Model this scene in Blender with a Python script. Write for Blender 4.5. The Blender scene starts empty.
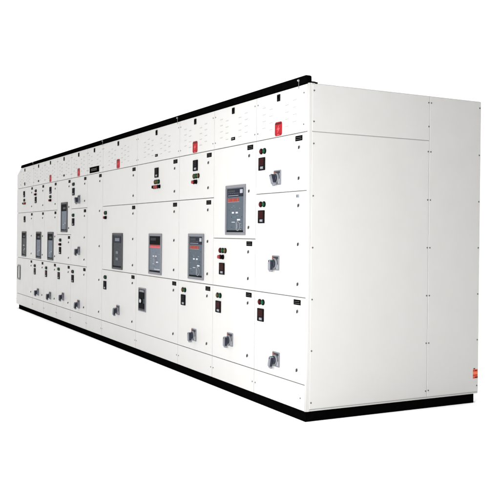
import bpy, bmesh, math, random
from mathutils import Vector, Matrix
random.seed(4)
S = bpy.context.scene
C = S.collection

# ------------------------------------------------------------------ materials
def mat(name, col, rough=.5, spec=.5, metal=0.0, noise=0.0, nscale=40, bump=0.0, bscale=600, coat=0.0):
    m = bpy.data.materials.new(name); m.use_nodes = True
    nt = m.node_tree; b = nt.nodes['Principled BSDF']
    b.inputs['Base Color'].default_value = (*col, 1)
    b.inputs['Roughness'].default_value = rough
    b.inputs['Specular IOR Level'].default_value = spec
    b.inputs['Metallic'].default_value = metal
    b.inputs['Coat Weight'].default_value = coat
    tc = nt.nodes.new('ShaderNodeTexCoord')
    if noise:
        n = nt.nodes.new('ShaderNodeTexNoise'); n.inputs['Scale'].default_value = nscale
        n.inputs['Detail'].default_value = 5
        nt.links.new(tc.outputs['Object'], n.inputs['Vector'])
        r = nt.nodes.new('ShaderNodeMapRange')
        r.inputs['From Min'].default_value = .3; r.inputs['From Max'].default_value = .7
        r.inputs['To Min'].default_value = 1 - noise; r.inputs['To Max'].default_value = 1 + noise
        nt.links.new(n.outputs['Fac'], r.inputs['Value'])
        mx = nt.nodes.new('ShaderNodeVectorMath'); mx.operation = 'SCALE'
        mx.inputs[0].default_value = col
        nt.links.new(r.outputs['Result'], mx.inputs['Scale'])
        nt.links.new(mx.outputs['Vector'], b.inputs['Base Color'])
        r2 = nt.nodes.new('ShaderNodeMapRange')
        r2.inputs['From Min'].default_value = .3; r2.inputs['From Max'].default_value = .7
        r2.inputs['To Min'].default_value = max(0, rough - .08); r2.inputs['To Max'].default_value = min(1, rough + .08)
        nt.links.new(n.outputs['Fac'], r2.inputs['Value'])
        nt.links.new(r2.outputs['Result'], b.inputs['Roughness'])
    if bump:
        n2 = nt.nodes.new('ShaderNodeTexNoise'); n2.inputs['Scale'].default_value = bscale
        n2.inputs['Detail'].default_value = 2
        nt.links.new(tc.outputs['Object'], n2.inputs['Vector'])
        bp = nt.nodes.new('ShaderNodeBump'); bp.inputs['Strength'].default_value = bump
        bp.inputs['Distance'].default_value = .001
        nt.links.new(n2.outputs['Fac'], bp.inputs['Height'])
        nt.links.new(bp.outputs['Normal'], b.inputs['Normal'])
    return m

PAINT_A = (.440, .435, .423)
M = dict(
    paint=mat('powder_coat', PAINT_A, .48, .35, noise=.012, nscale=6, bump=.12, bscale=420),
    black=mat('black_paint', (.0012, .0012, .0012), .8, .0, noise=.25, nscale=30),
    shade_strip=mat('shade_grey', (.26, .26, .25), .9, .1),  # grey that paints the shade in joints and louvre slots
    steel=mat('zinc_screw', (.13, .13, .127), .45, .3, metal=.3),
    lock=mat('lock_black', (.02, .02, .02), .5, .1),
    plate=mat('plate_black', (.0015, .0015, .0015), .7, .0),
    text=mat('engraved_white', (.10, .10, .10), .6, .2),
    bezel=mat('bezel_grey', (.14, .145, .158), .5, .15, noise=.05, nscale=50),
    bezel_dark=mat('bezel_dark', (.045, .047, .052), .5, .1, noise=.05, nscale=50),
    slate=mat('slate_face', (.055, .070, .088), .5, .1, noise=.1, nscale=60),
    slate_light=mat('slate_pale', (.10, .118, .145), .5, .1, noise=.12, nscale=60),
    slate_dark=mat('slate_dark', (.022, .026, .030), .5, .1, noise=.1, nscale=60),
    navy=mat('release_unit', (.010, .011, .02), .5, .05),
    dark=mat('dark_plastic', (.003, .003, .0035), .6, .02),
    white=mat('white_plastic', (.40, .41, .43), .5, .3),
    ltgrey=mat('light_grey_plastic', (.26, .275, .30), .45, .2),
    teal=mat('teal_mark', (.07, .2, .19), .5, .2),
    red=mat('red_plastic', (.19, .009, .009), .45, .25),
    orange=mat('orange_mark', (.24, .04, .02), .5, .1),
    emblem=mat('warning_red', (.26, .010, .015), .5, .05, noise=.08, nscale=80),
    pink=mat('warning_pink', (.42, .07, .08), .5, .1),
    maroon=mat('display_maroon', (.012, .001, .001), .4, .03),
    digit=mat('digit_red', (.05, .003, .003), .4, .1),
    lens_r=mat('lens_red', (.05, .003, .002), .35, .08),
    lens_g=mat('lens_green', (.003, .05, .02), .35, .08),
    lens_y=mat('lens_amber', (.075, .05, .014), .35, .08),
    knob=mat('knob_blue_black', (.02, .023, .034), .4, .15),
    knobgrey=mat('knob_grey', (.17, .175, .195), .4, .2),
    sticker=mat('sticker_orange', (.62, .15, .07), .5, .1),
    sticker_red=mat('sticker_red', (.42, .04, .03), .5, .1),
    handle=mat('handle_silver', (.15, .157, .175), .45, .2, noise=.06, nscale=60),
    floor=mat('studio_floor', (.90, .90, .90), .95, 0.0),
)

# ------------------------------------------------------------------ mesh builder
class MB:
    """collects shapes in one bmesh, several materials"""
    def __init__(s): s.bm = bmesh.new(); s.mats = []
    def mi(s, m):
        if m not in s.mats: s.mats.append(m)
        return s.mats.index(m)
    def box(s, x0, x1, y0, y1, z0, z1, m, bev=0.0, seg=1):
        r = bmesh.ops.create_cube(s.bm, size=1)
        vs = r['verts']
        for v in vs:
            v.co = Vector(((x0+x1)/2 + v.co.x*(x1-x0), (y0+y1)/2 + v.co.y*(y1-y0), (z0+z1)/2 + v.co.z*(z1-z0)))
        fs = set(f for v in vs for f in v.link_faces)
        k = s.mi(m)
        for f in fs: f.material_index = k
        if bev:
            es = list(set(e for v in vs for e in v.link_edges))
            bmesh.ops.bevel(s.bm, geom=es, offset=bev, segments=seg, affect='EDGES', profile=.5)
        return s
    def cyl(s, x, z, y0, y1, r0, m, r1=None, n=20, axis='y', smooth=True):
        r1 = r0 if r1 is None else r1
        k = s.mi(m); bm = s.bm; A = []; B = []
        for i in range(n):
            a = 2*math.pi*i/n
            A.append(bm.verts.new((x + r0*math.cos(a), y0, z + r0*math.sin(a))))
            B.append(bm.verts.new((x + r1*math.cos(a), y1, z + r1*math.sin(a))))
        for i in range(n):
            f = bm.faces.new((A[i], A[(i+1) % n], B[(i+1) % n], B[i])); f.material_index = k; f.smooth = smooth
        f = bm.faces.new(A); f.material_index = k
        f = bm.faces.new(list(reversed(B))); f.material_index = k
        return s
    def prism(s, pts, y0, y1, m):
        """outline in x,z extruded along y"""
        k = s.mi(m); bm = s.bm
        A = [bm.verts.new((p[0], y0, p[1])) for p in pts]
        B = [bm.verts.new((p[0], y1, p[1])) for p in pts]
        n = len(pts)
        fs = [bm.faces.new(A), bm.faces.new(list(reversed(B)))]
        for i in range(n): fs.append(bm.faces.new((A[(i+1) % n], A[i], B[i], B[(i+1) % n])))
        for f in fs: f.material_index = k
        return s
    def mesh(s, name):
        bmesh.ops.recalc_face_normals(s.bm, faces=s.bm.faces[:])
        me = bpy.data.meshes.new(name); s.bm.to_mesh(me); s.bm.free()
        for m in s.mats: me.materials.append(M[m])
        return me

def put(name, me, parent, loc, rotz=0, label=None):
    """links one object; loc is in world metres"""
    o = bpy.data.objects.new(name, me); C.objects.link(o)
    o.parent = parent
    base = Vector((0, 0, 0)); p = parent
    while p: base += p.location; p = p.parent
    o.location = Vector(loc) - base
    o.rotation_euler = (0, 0, rotz)
    if label: o['label'] = label
    return o

# ------------------------------------------------------------------ layout (metres; u = distance left of the near corner)
L = 9.14; D = 1.55; H = 2.30; ZB = .0685
U = [.012, .743, 1.487, 2.228, 3.352, 4.508, 5.122, 5.84, 6.55, 7.262, 7.972, L]
ZV = 1.972; Z1 = 1.571; Z2 = 1.233; Z3 = .840; Z4 = .247
GZ = .0030; GX = .0034                       # half gaps between sheets

sb = bpy.data.objects.new('electrical_switchboard', None); C.objects.link(sb)
sb.location = (-L/2, D/2, 0)
sb['label'] = 'long off-white sheet-metal electrical switchboard with many doors, breakers and handles on a black plinth'
sb['category'] = 'switchboard'

# --- enclosure carcass, its cut top corner at the far end
m = MB()
y0 = .022
m.prism([(0, 0), (-L+.0035, 0), (-L+.0035, 2.2-ZB), (-8.86, H-ZB), (0, H-ZB)], y0, D, 'paint')
me = m.mesh('enclosure')
put('enclosure', me, sb, (-.0035, 0, ZB))
# --- corner post, rounded
m = MB()
bm = m.bm; k = m.mi('paint'); R = .014; n = 8
prof = [(-.012, .004)] + [(-R + R*math.sin(a), R - R*math.cos(a)) for a in [math.pi/2*i/n for i in range(n+1)]] + [(0, .030), (-.012, .030)]
lo = [bm.verts.new((x, y, ZB)) for x, y in prof]; hi = [bm.verts.new((x, y, H)) for x, y in prof]
for i in range(len(prof)):
    j = (i+1) % len(prof)
    f = bm.faces.new((lo[i], lo[j], hi[j], hi[i])); f.material_index = k; f.smooth = 1 <= i <= n
bm.faces.new(lo); bm.faces.new(hi)
put('corner_post', m.mesh('corner_post'), sb, (0, 0, 0))

# --- plinth (black channel), inset at far end and at the back
m = MB()
m.box(-8.93, -.001, .001, .05, 0, ZB-.0005, 'black', .002)
m.box(-.052, -.0015, .0505, 1.510, 0, ZB-.0005, 'black', .002)
m.box(-8.93, -.052, 1.45, 1.5, 0, ZB-.0005, 'black', .002)
m.box(-8.93, -8.88, .05, 1.45, 0, ZB-.0005, 'black', .002)
put('plinth', m.mesh('plinth'), sb, (0, 0, 0))
# --- top rail (black) with bolts
m = MB()
m.prism([(-8.845, 2.302), (-.012, 2.302), (-.006, 2.312), (-.008, 2.345), (-.024, 2.354), (-8.80, 2.341)], -.008, .026, 'black')
rail = put('top_rail', m.mesh('top_rail'), sb, (0, 0, 0))
mb = MB(); mb.cyl(0, 0, -.006, 0, .009, 'steel'); mb.cyl(0, 0, -.012, -.006, .0055, 'ltgrey', n=6, smooth=False)
mb.box(-.002, .002, -.003, -.001, -.055, -.008, 'steel')
bolt = mb.mesh('rail_bolt')
for u in (.115, 2.262, 4.50, 7.98): put('bolt', bolt, rail, (-u, -.008, 2.33))
m = MB()       # end seal strip curling over the near top edge
pts = [(.0, .012, 2.3045), (.0015, .03, 2.306), (.002, .05, 2.3035), (.002, .068, 2.301)]
for a, b in zip(pts, pts[1:]): m.box(a[0]-.004, a[0]+.003, a[1], b[1], min(a[2], b[2])-.003, max(a[2], b[2])+.004, 'black')
put('edge_seal', m.mesh('edge_seal'), sb, (0, 0, 0))

# ------------------------------------------------------------------ small shared meshes
m = MB(); m.cyl(0, 0, 0, -.0025, .0062, 'steel', .005, n=14); m.box(-.0035, .0035, -.0032, -.0024, -.0008, .0008, 'dark'); SCREW = m.mesh('screw')
m = MB(); m.cyl(0, 0, 0, -.004, .0115, 'steel', .0105, n=18); m.cyl(0, 0, -.004, -.006, .007, 'lock', n=14)
m.box(-.0022, .0022, -.009, -.0035, -.014, .004, 'lock'); LATCH = m.mesh('latch')
def plate_mesh(w, h, bars):
    m = MB(); m.box(-w/2, w/2, -.003, 0, -h/2, h/2, 'plate', .0008)
    for x0, x1, z0, z1 in bars: m.box(x0, x1, -.0036, -.0029, z0, z1, 'text')
    return m.mesh('nameplate')
random.seed(2)
bars = []
for row, zc in enumerate((.006, -.007)):
    x = -.036
    while x < .034:
        w = random.choice((.004, .005, .007)); bars.append((x, x+w, zc-.0016, zc+.0016)); x += w+.004
NP = plate_mesh(.092, .036, bars)
m = MB(); m.box(-.02, .02, -.0015, 0, -.013, .013, 'ltgrey')
for x in (-.014, -.004): m.box(x, x+.006, -.0022, -.001, -.009, .009, 'bezel_dark')
m.box(.012, .015, -.0022, -.001, -.009, .009, 'bezel_dark'); NP_SMALL = m.mesh('nameplate')

def lamp_mesh(lens):
    m = MB(); m.cyl(0, 0, 0, -.008, .0220, 'dark', .0215, n=22)
    m.cyl(0, 0, -.008, -.013, .0175, lens, .0160, n=22); m.cyl(0, 0, -.013, -.016, .0160, lens, .008, n=22)
    return m.mesh('indicator_lamp')
LR, LG, LY = lamp_mesh('lens_r'), lamp_mesh('lens_g'), lamp_mesh('lens_y')
def button_mesh(cap):
    m = MB(); m.cyl(0, 0, 0, -.007, .019, 'dark', .018, n=22); m.cyl(0, 0, -.007, -.024, .0155, cap, .0145, n=22)
    return m.mesh('push_button')
BR, BK = button_mesh('red'), button_mesh('dark')
m = MB(); m.cyl(0, 0, 0, -.006, .02, 'dark', n=22); m.cyl(0, 0, -.006, -.012, .016, 'dark', n=22); m.box(-.005, .005, -.026, -.012, -.017, .017, 'dark', .0015); BS = m.mesh('selector_switch')

def meter_mesh(face, dig):
    m = MB(); w = .048
    m.box(-w, w, -.009, 0, -w, w, 'dark', .003)
    m.box(-w+.008, w-.008, -.0105, -.0085, -.012, w-.007, face)
    for r in range(3):
        zc = .031 - r*.016
        for i in range(4):
            xc = -.024 + i*.016
            m.box(xc-.004, xc+.004, -.0112, -.010, zc-.0045, zc-.003, dig); m.box(xc-.004, xc+.004, -.0112, -.010, zc+.003, zc+.0045, dig)
            m.box(xc+.003, xc+.0045, -.0113, -.010, zc-.0045, zc+.0045, dig)
    m.box(-.012, .03, -.011, -.0088, -.038, -.019, 'bezel')
    for i in range(3): m.cyl(-.004+i*.013, -.0285, -.0108, -.0135, .0045, 'ltgrey', n=12)
    return m.mesh('meter')
MR, MK = meter_mesh('maroon', 'digit'), meter_mesh('dark', 'slate_dark')

# rotary handle: grey plate, skirt, pistol grip turned a little
def handle_mesh(ang, tone):
    m = MB(); w = .052; h = .053
    m.box(-w, w, -.006, 0, -h, h, tone, .004)
    m.box(-w+.010, w-.010, -.009, -.0055, h-.024, h-.008, 'slate_dark')
    m.box(-w+.012, -w+.034, -.0098, -.006, h-.021, h-.011, 'orange')
    m.cyl(0, -.004, -.006, -.022, .040, 'bezel', .036, n=28)
    m.cyl(0, -.004, -.022, -.034, .030, 'knob', .026, n=28)
    m.box(w-.028, w-.008, -.012, -.0055, -h+.008, -h+.044, 'ltgrey', .002)
    c, s_ = math.cos(ang), math.sin(ang)
    before = set(m.bm.verts)
    m.box(-.013, .013, -.060, -.030, -.05, .028, 'knob', .005)
    m.box(-.0085, .0085, -.063, -.0595, -.044, .012, 'knobgrey', .0015)
    m.box(-.016, .016, -.052, -.030, -.060, -.044, 'knobgrey', .003)
    for v in set(m.bm.verts) - before:
        x, z = v.co.x, v.co.z; v.co.x = x*c - z*s_; v.co.z = x*s_ + z*c - .004
    return m.mesh('rotary_handle')
HD = [handle_mesh(.0, 'handle'), handle_mesh(.45, 'handle'), handle_mesh(-.25, 'handle'), handle_mesh(.12, 'handle'), handle_mesh(-.1, 'handle')]

# ------------------------------------------------------------------ sheets: vent panels, doors, base panels
def sheet(name, u0, u1, z0, z1, th=.020, cut=None, chamfer=False):
    """one folded sheet-metal panel on the front, its origin at its lower right corner"""
    w = u1-u0; h = z1-z0
    m = MB()
    a, b, c, d = -(w-GX), -GX, GZ, h-GZ
    if chamfer:
        m.prism([(b, c), (b, d), (-(8.86-u0), d), (a, 2.2-z0), (a, c)], 0, th, 'paint')
    else:
        m.box(a, b, 0, th, c, d, 'paint', .0016, 1)
    return m, (-u0, 0, z0)

def add(name, u, z, me, parent, y=0, label=None): return put(name, me, parent, (-u, y, z), label=label)

def louvre(m, x, z, w=.030):
    """a small pressed slot: hooded lip over a thin dark opening"""
    m.box(x-w, x+w, -.0032, .001, z, z+.0035, 'paint'); m.box(x-w+.003, x+w-.003, -.0006, .001, z-.003, z, 'shade_strip')

cols = list(zip(U[:-1], U[1:]))
CEN = [.405, 1.132, 1.877, 2.806, 3.960, 4.84, 5.509, 6.21, 6.94, 7.65, 8.57]
m = MB(); w = .050
m.prism([(-w+.012, -w), (w-.012, -w), (w, -w+.012), (w, w-.012), (w-.012, w), (-w+.012, w), (-w, w-.012), (-w, -w+.012)], -.003, 0, 'emblem')
m.box(-w+.006, w-.006, -.0036, -.0028, w-.018, w-.006, 'lens_r')
m.prism([(.012, .026), (-.022, -.006), (-.003, -.004), (-.012, -.032), (.024, .006), (.004, .004)], -.0042, -.0028, 'pink')
for x in (-.036, .022): m.box(x, x+.014, -.0036, -.0028, -.040, -.034, 'lens_r')
m.box(-.018, .016, -.0036, -.0028, -.044, -.039, 'pink')
EMB = m.mesh('warning_label')
m = MB(); m.box(-.022, .022, -.006, 0, -.025, .025, 'dark', .003); m.box(-.012, .012, -.0068, -.0055, -.006, .014, 'plate'); TAG = m.mesh('tag')
m = MB(); m.box(-.033, .033, -.004, 0, -.012, .012, 'plate', .001); m.box(-.022, .02, -.0046, -.0038, -.003, .003, 'bezel'); SQ = m.mesh('tag_plate')
m = MB(); m.box(-.185, .185, -.004, 0, -.035, .035, 'plate', .001)
x = -.12
for w in (.03, .018, .03, .012, .028, .024, .03):
    m.box(x, x+w, -.0046, -.0038, .009, .014, 'text'); m.box(x, x+.006, -.0046, -.0038, -.012, .0085, 'text')
    m.box(x+.007, x+w, -.0046, -.0038, -.012, -.007, 'text'); x += w+.009
BIGNP = m.mesh('nameplate')

for i, (u0, u1) in enumerate(cols):
    # vent panel
    m, loc = sheet('vent_panel', u0, u1, ZV, H-.0045+GZ, chamfer=(i == 10))
    w = u1-u0; cx = CEN[i]-u0
    n = 2 if w < 1 else 3
    for sgn in (-1, 1):
        for c in range(n):
            for r in range(4):
                xx = cx + sgn*(.115 + c*.105)
                if xx < .06 or xx > w-.06: continue
                if i == 10 and xx > .8 and r > 1: continue
                louvre(m, -xx, .065 + r*.050 + (.022 if c % 2 else 0), .026)
    p = put('vent_panel', m.mesh('vent_panel'), sb, loc)
    for uu in (u0+.024, u1-.024):
        for zz in (2.240, 2.025):
            if i == 10 and uu > 8.9 and zz > 2.2: uu = 8.86
            if i == 0 and uu < .1: uu = .060
            add('screw', uu, zz, SCREW, p)
    add('tag', CEN[i], 2.253, TAG, p)
    if i in (0, 2, 4, 6, 8): add('warning_label', CEN[i], 2.030, EMB, p)
    elif i in (1, 3, 7, 9): add('tag_plate', CEN[i], 2.030, SQ, p)
    elif i == 5: add('nameplate', CEN[i], 2.022, BIGNP, p)
    else: add('tag', CEN[i], 2.03, TAG, p)
    # base panel
    m, loc = sheet('base_panel', u0, u1, ZB+.001-GZ, Z4)
    p = put('base_panel', m.mesh('base_panel'), sb, loc)
    for uu in (u0+.024, u1-.024): add('screw', .068 if uu < .1 else uu, .150, SCREW, p)

rows3 = [(Z1, ZV), (Z3, Z1), (Z4, Z3)]
rows3b = [(Z2, ZV), (Z3, Z2), (Z4, Z3)]
rowsets = [rows3, rows3b, rows3, rows3, rows3, [(Z4, ZV)], rows3, rows3b, rows3, rows3, rows3]
doors = {}
for i, (u0, u1) in enumerate(cols):
    for j, (z0, z1) in enumerate(rowsets[i]):
        m, loc = sheet('door', u0, u1, z0, z1)
        p = put('door', m.mesh('door'), sb, loc); doors[i, j] = p
        ur = u0 + (.100 if i else .096)
        if i == 0 and j == 1: add('nameplate', .130, z1-.034, NP_SMALL, p)
        else: add('nameplate', ur-.006 if i else ur+.012, z1-.037, NP, p)
        h = z1-z0
        zs = [z1-.098, z0+.090]
        if h > .65: zs.append((z0+z1)/2)
        if h > 1.2: zs += [z0+h*.27, z0+h*.74]
        for zz in zs: add('latch', ur+.008, zz, LATCH, p)
# strips added behind the horizontal joints, their grey standing in for gap shade
# (the shade strips sit between carcass and sheets, which leave 2 mm for them)
for z, a, b in ((ZV, .012, L-.01), (Z4, .012, L-.01), (Z1, .012, .743), (Z1, 1.487, 4.508), (Z2, .743, 1.487), (Z3, .012, 4.508),
                (Z3, 5.122, L-.01), (Z1, 5.122, 5.84), (Z2, 5.84, 6.55), (Z1, 6.55, L-.01)):
    m = MB(); m.box(-(b-a)+.001, -.001, .0203, .0217, -.007, .007, 'shade_strip')
    put('shade_strip', m.mesh('shade_strip'), sb, (-a, 0, z))

# ------------------------------------------------------------------ instruments on the doors
LS = .0
def lamps(i, j, u, z, kinds='RG', d=.050):
    n = len(kinds)
    for k, c in enumerate(kinds):
        uu = u + (n-1)/2*d - k*d
        add('indicator_lamp', uu, z, {'R': LR, 'G': LG, 'Y': LY}[c], doors[i, j])
def meter(i, j, u, z, me=None): add('meter', u, z, me or MR, doors[i, j])
def handle(i, j, u, z, v=0): add('rotary_handle', u + (.012 if i < 3 else 0), z, HD[v], doors[i, j])
def rb(i, j, u, z, kinds='RK', d=.052):
    n = len(kinds)
    for k, c in enumerate(kinds):
        uu = u + (n-1)/2*d - k*d
        add('selector_switch' if c == 'S' else 'push_button', uu, z, {'R': BR, 'K': BK, 'S': BS}[c], doors[i, j])

lamps(0, 0, .632, 1.888); meter(0, 0, .645, 1.794); handle(0, 0, .40, 1.680, 1)
lamps(0, 1, .632, 1.493); meter(0, 1, .645, 1.400); handle(0, 1, .412, 1.064, 0)
lamps(0, 2, .632, .764); meter(0, 2, .640, .668); handle(0, 2, .392, .370, 2)
lamps(1, 1, 1.298, 1.133, 'RGY', .046); rb(1, 1, 1.320, 1.080, 'RS'); meter(1, 1, 1.310, .984)
lamps(1, 2, 1.362, .762, 'YG'); meter(1, 2, 1.370, .668); handle(1, 2, 1.138, .424, 0)
meter(2, 0, 1.862, 1.866, MK); lamps(2, 0, 1.845, 1.773, 'YGY', .046); rb(2, 0, 1.868, 1.722, 'RS')
lamps(2, 2, 2.090, .760, 'YG'); meter(2, 2, 2.102, .668, MK); handle(2, 2, 1.848, .380, 3)
meter(3, 0, 2.792, 1.860, MK); lamps(3, 0, 2.782, 1.770, 'YYG', .048); rb(3, 0, 2.785, 1.721, 'KRRK', .050)
lamps(4, 1, 4.388, 1.494, 'RG', .042); rb(4, 1, 4.388, 1.440, 'RK', .042)
lamps(4, 2, 4.375, .754, 'RG', .042); meter(4, 2, 4.385, .662, MK); handle(4, 2, 3.918, .417, 2)
for (j, z, zm) in ((0, 1.889, 1.792), (1, 1.486, 1.399), (2, .755, .664)):
    lamps(6, j, 5.735, z, 'RG', .046); meter(6, j, 5.735, zm, MK)
handle(6, 0, 5.480, 1.685, 1); handle(6, 1, 5.465, 1.033, 4); handle(6, 2, 5.455, .357, 2)
lamps(7, 1, 6.365, 1.157, 'YG', .05); rb(7, 1, 6.365, 1.098, 'RK'); meter(7, 1, 6.370, 1.014, MK)
lamps(7, 2, 6.435, .757, 'YG', .05); meter(7, 2, 6.430, .668); handle(7, 2, 6.20, .398, 0)
lamps(8, 2, 7.125, .744, 'YG', .05); meter(8, 2, 7.13, .662); handle(8, 2, 6.89, .362, 4)
lamps(9, 2, 7.83, .748, 'YG', .05); meter(9, 2, 7.83, .664); handle(9, 2, 7.615, .364, 3)
meter(10, 0, 8.605, 1.867, MK); lamps(10, 0, 8.59, 1.770, 'YG', .05); rb(10, 0, 8.58, 1.718, 'KRR', .06)
lamps(9, 0, 7.812, 1.888, 'YR', .05); rb(9, 0, 7.815, 1.834, 'RK'); meter(9, 0, 7.812, 1.750, MK)
meter(8, 0, 6.925, 1.860, MK); lamps(8, 0, 6.925, 1.768, 'YG', .05); rb(8, 0, 6.925, 1.717, 'RK', .055)
meter(10, 1, 8.555, 1.464, MK)
# grey viewing frame on the far lower door
m = MB(); w, h, t = .095, .12, .024
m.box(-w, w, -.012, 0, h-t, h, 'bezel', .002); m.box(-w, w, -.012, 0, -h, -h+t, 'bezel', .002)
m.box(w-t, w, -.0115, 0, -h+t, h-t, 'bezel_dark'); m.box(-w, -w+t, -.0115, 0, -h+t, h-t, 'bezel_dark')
m.box(-w+t, w-t, -.003, 0, -h+t, h-t, 'paint')
add('view_frame', 8.925, .600, m.mesh('view_frame'), doors[10, 2])

# ------------------------------------------------------------------ air circuit breakers
def breaker(u, z, kind, w=.33, h=.40):
    o = bpy.data.objects.new('circuit_breaker', None)
    # the part itself is the bezel frame mesh; face, release unit, buttons and dial are its sub-parts
    t = .022; bz = 'bezel' if kind in 'AB' else 'bezel_dark'
    m = MB(); W, Hh = w/2, h/2
    m.box(-W, W, -.010, 0, Hh-t, Hh, bz, .0025); m.box(-W, W, -.010, 0, -Hh, -Hh+t, bz, .0025)
    m.box(-W, -W+t, -.0097, 0, -Hh+t, Hh-t, bz); m.box(W-t, W, -.0097, 0, -Hh+t, Hh-t, bz)
    me = m.mesh('circuit_breaker')
    br = put('circuit_breaker', me, sb, (-u, 0, z))
    def sub(name, mm, y=0): return put(name, mm.mesh(name), br, (-u, y, z))
    iw, ih = w-2*t, h-2*t
    X = lambda f: -iw/2 + f*iw
    Z = lambda f: ih/2 - f*ih
    def R(m, fx0, fx1, fz0, fz1, y, mt): m.box(X(fx0), X(fx1), y, -.001, Z(fz1), Z(fz0), mt, .0008)
    face = {'A': 'slate', 'B': 'slate_light', 'C': 'slate_light', 'D': 'slate_dark', 'E': 'slate_dark'}[kind]
    m = MB(); m.box(-iw/2, iw/2, -.004, -.0005, -ih/2, ih/2, face); fp = m
    rnd = random.Random(int(u*100))
    # release unit
    m = MB()
    if kind == 'A':
        R(m, .04, .96, .02, .20, -.0065, 'navy'); R(m, .08, .5, .045, .10, -.0072, 'slate_dark')
        for k in range(6): a = .08+.11*k; R(m, a, a+.07, .115, .13, -.0074, 'slate_light')
        R(m, .78, .94, .04, .13, -.0078, 'ltgrey'); R(m, .08, .70, .165, .18, -.0074, 'ltgrey')
    elif kind == 'B':
        R(m, .02, .98, .01, .26, -.0068, 'dark'); R(m, .1, .6, .05, .13, -.0075, 'navy')
    elif kind == 'D':
        R(m, .1, .9, .04, .24, -.0068, 'navy'); R(m, .25, .75, .09, .19, -.0075, 'slate_light')
    else:
        R(m, .02, .98, .01, .27 if kind == 'C' else .24, -.0068, 'dark'); R(m, .3, .8, .12, .2, -.0075, 'slate_dark')
    sub('release_unit', m)
    # red maker's band
    if kind in 'AB':
        m = MB()
        if kind == 'A':
            for k in range(5): a = .06+.13*k; R(m, a, a+.11, .235, .305, -.0062, 'red' if k % 2 else 'orange')
            R(m, .06, .74, .312, .322, -.006, 'ltgrey')
        else:
            R(m, .02, .98, .245, .275, -.0076, 'red'); R(m, .02, .98, .28, .335, -.0062, 'pink')
        sub('red_band', m)
    # push buttons
    if kind in 'ABE':
        for fx in (.34, .56): m = MB(); R(m, fx, fx+.10, .540, .578, -.010, 'white'); sub('push_button', m)
    if kind == 'D':
        for fz in (.5, .7): m = MB(); R(m, .36, .62, fz, fz+.08, -.008, 'slate_light'); sub('push_button', m)
    # charging dial and markings
    if kind != 'D':
        m = MB(); cx, cz = (X(.66), Z(.86)) if kind != 'B' else (X(.5), Z(.68))
        m.cyl(cx, cz, -.004, -.008, .040, 'bezel', .038, n=28); m.cyl(cx, cz, -.008, -.011, .030, face, .028, n=28)
        m.box(cx-.004, cx+.004, -.014, -.0105, cz-.022, cz+.022, 'ltgrey', .001); sub('charging_dial', m); m = fp
        R(m, .3, .5, .76, .785, -.006, 'ltgrey'); R(m, .62, .8, .70, .74, -.007, 'white' if kind in 'AB' else 'ltgrey')
    m = fp
    if kind in 'ABC':
        for k in range(26):
            a = rnd.uniform(.06, .86); b_ = rnd.choice([.37, .40, .43, .46, .49, .62, .65, .69, .73, .80, .84, .88, .93])
            R(m, a, a+rnd.uniform(.04, .10), b_, b_+.012, -.0055, rnd.choice(['teal', 'ltgrey', 'slate_dark', 'slate_light']))
    R(m, .02, .98, .955, .995, -.0065, 'dark')
    if kind == 'B': R(m, .45, .95, .90, .935, -.0066, 'ltgrey')
    sub('faceplate', fp)
    return br

breaker(1.076, 1.459, 'A', .345, .396)
breaker(1.832, 1.067, 'A')
breaker(2.810, 1.063, 'B', .34)
breaker(3.953, 1.063, 'D', .345)
breaker(6.172, 1.466, 'C', .315)
breaker(6.894, 1.065, 'C', .315)
breaker(7.603, 1.066, 'C', .305)
breaker(8.580, 1.069, 'E', .30)
# moulded case breaker with rotary knob in the wide lower door
m = MB(); w, h = .105, .12
m.box(-w, w, -.008, 0, -h, h, 'bezel', .003); m.box(-w+.016, w-.016, -.0095, -.007, -h+.012, h-.012, 'slate_dark')
mc = put('circuit_breaker', m.mesh('circuit_breaker'), sb, (-3.160, 0, .588), label='small moulded breaker with a white-centred rotary knob')
m = MB(); m.box(-w+.03, w-.03, -.014, -.009, .012, h-.045, 'dark', .002); m.box(-w+.05, w-.04, -.012, -.009, h-.040, h-.022, 'bezel')
m.box(-w+.03, w-.03, -.014, -.009, -h+.03, -.035, 'dark', .002); put('cover', m.mesh('cover'), mc, (-3.160, 0, .588))
m = MB(); m.cyl(0, -.012, -.0095, -.020, .030, 'dark', .028, n=24); m.cyl(0, -.012, -.020, -.028, .019, 'white', .017, n=24)
put('knob', m.mesh('knob'), mc, (-3.160, 0, .588))

# ------------------------------------------------------------------ side panels
def side(y0, y1, z0, z1):
    m = MB(); m.box(-.010, 0, 0, y1-y0, 0, z1-z0, 'paint', .0016)
    return put('side_panel', m.mesh('side_panel'), sb, (.0016, y0, z0))
ZS = .084
a = side(.031, 1.0475, 1.9755, H-.004)
b = side(.031, 1.0475, ZS, 1.9695)
c = side(1.0505, D, ZS, H-.004)
for y, z, p in [(.043, 2.25, a), (1.037, 2.25, a), (.043, 2.04, a), (1.041, 2.075, a)] + \
               [(yy, zz, b) for yy in (.043, 1.037) for zz in (1.89, 1.535, 1.183, .83, .48, .127)] + \
               [(yy, zz, c) for yy in (1.062, 1.536) for zz in (2.25, 1.89, 1.535, 1.183, .83, .48, .130)]:
    put('screw', SCREW, p, (.0016, y, z), math.pi/2)
for y0_, y1_, z0_, z1_ in ((.034, 1.046, 1.9685, 1.9765), (.034, D-.002, .0775, .0850)):
    m = MB(); m.box(-.0033, -.0012, y0_, y1_, z0_, z1_, 'shade_strip'); put('shade_strip', m.mesh('shade_strip'), sb, (0, 0, 0))  # strips added to darken the side seams like shade
W = .045
m = MB()
def lab(z0, z1, mt, y0=-W/2, y1=W/2, x=.0014): m.box(0, x, y0, y1, z0, z1, mt)
lab(-.040, .030, 'sticker', x=.0010); lab(.012, .026, 'sticker_red', x=.0016); lab(-.024, -.010, 'sticker_red', x=.0016); lab(-.040, -.032, 'sticker_red', x=.0016)
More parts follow.
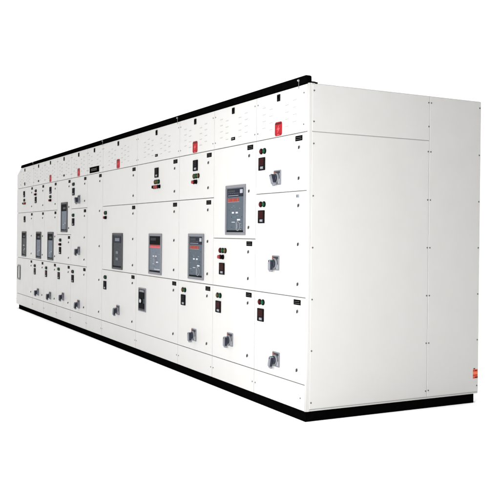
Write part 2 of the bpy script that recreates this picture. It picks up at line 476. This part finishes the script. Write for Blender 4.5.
lab(-.034, -.028, 'dark', x=.002, y0=-.005, y1=W/2+.003); lab(.031, .038, 'slate_dark', y0=-.018, y1=-.002); lab(.016, .021, 'dark', y0=-.002, y1=.012, x=.002)
put('warning_label', m.mesh('warning_label'), c, (.0016, 1.520, .226), label='small orange and red sticker low on the rear edge of the side')

# ------------------------------------------------------------------ studio floor
m = MB(); m.box(-28, 14, -14, 22, -.05, 0, 'floor')
fl = bpy.data.objects.new('floor', m.mesh('floor')); C.objects.link(fl); fl['kind'] = 'structure'

# ------------------------------------------------------------------ studio light
w = bpy.data.worlds.new('World'); S.world = w; w.use_nodes = True
nt = w.node_tree; bg = nt.nodes['Background']
tc = nt.nodes.new('ShaderNodeTexCoord'); sx = nt.nodes.new('ShaderNodeSeparateXYZ'); mr = nt.nodes.new('ShaderNodeMapRange')
mr.interpolation_type = 'SMOOTHSTEP'
mr.inputs['From Min'].default_value = -.25; mr.inputs['From Max'].default_value = .6
mr.inputs['To Min'].default_value = 1.2; mr.inputs['To Max'].default_value = .04
nt.links.new(tc.outputs['Generated'], sx.inputs[0]); nt.links.new(sx.outputs['X'], mr.inputs['Value'])
nt.links.new(mr.outputs['Result'], bg.inputs['Strength']); bg.inputs['Color'].default_value = (1, 1, 1, 1)

def area(name, loc, target, sx_, sy_, power, spread=180, col=(1, 1, 1)):
    l = bpy.data.lights.new(name, 'AREA'); l.shape = 'RECTANGLE'; l.size = sx_; l.size_y = sy_; l.energy = power
    l.spread = math.radians(spread); l.color = col
    o = bpy.data.objects.new(name, l); C.objects.link(o); o.location = loc
    o.rotation_euler = (Vector(target)-Vector(loc)).to_track_quat('-Z', 'Y').to_euler()
    return o
area('overhead_floor_fill', (-7, 4, 10), (-7, 4, 0), 44, 38, 4300, 50)  # added fill, keeps the floor around the cabinet white
area('key_softbox', (2.5, -3.3, 1.5), (-.2, .3, 1.15), .9, 1.8, 322)

area('front_fill', (-7, -10, 3), (-7, 0, 1.2), 11, 4, 250)  # added fill, lifts the far front and misses the side

# ------------------------------------------------------------------ camera
cam = bpy.data.cameras.new('camera'); co = bpy.data.objects.new('camera', cam); C.objects.link(co); S.camera = co
yaw, pitch, roll, f = -1.0837, -.0036, .0105, 816.95
fwd = Vector((math.sin(yaw)*math.cos(pitch), math.cos(yaw)*math.cos(pitch), math.sin(pitch)))
r = Vector((math.cos(yaw), -math.sin(yaw), 0)); u = r.cross(fwd)
r2 = math.cos(roll)*r + math.sin(roll)*u; u2 = -math.sin(roll)*r + math.cos(roll)*u
mat4 = Matrix((r2, u2, -fwd)).transposed().to_4x4(); mat4.translation = Vector((4.7078, -2.9267, 1.2753))
co.matrix_world = mat4
cam.sensor_width = 36; cam.lens = f/500*36
cam.shift_x = (250-250.66)/500; cam.shift_y = (236.33-250)/500
cam.clip_end = 200

S.view_settings.view_transform = 'Standard'; S.view_settings.look = 'None'
S.view_settings.exposure = 0; S.view_settings.gamma = 1
S.cycles.max_bounces = 8; S.cycles.diffuse_bounces = 5
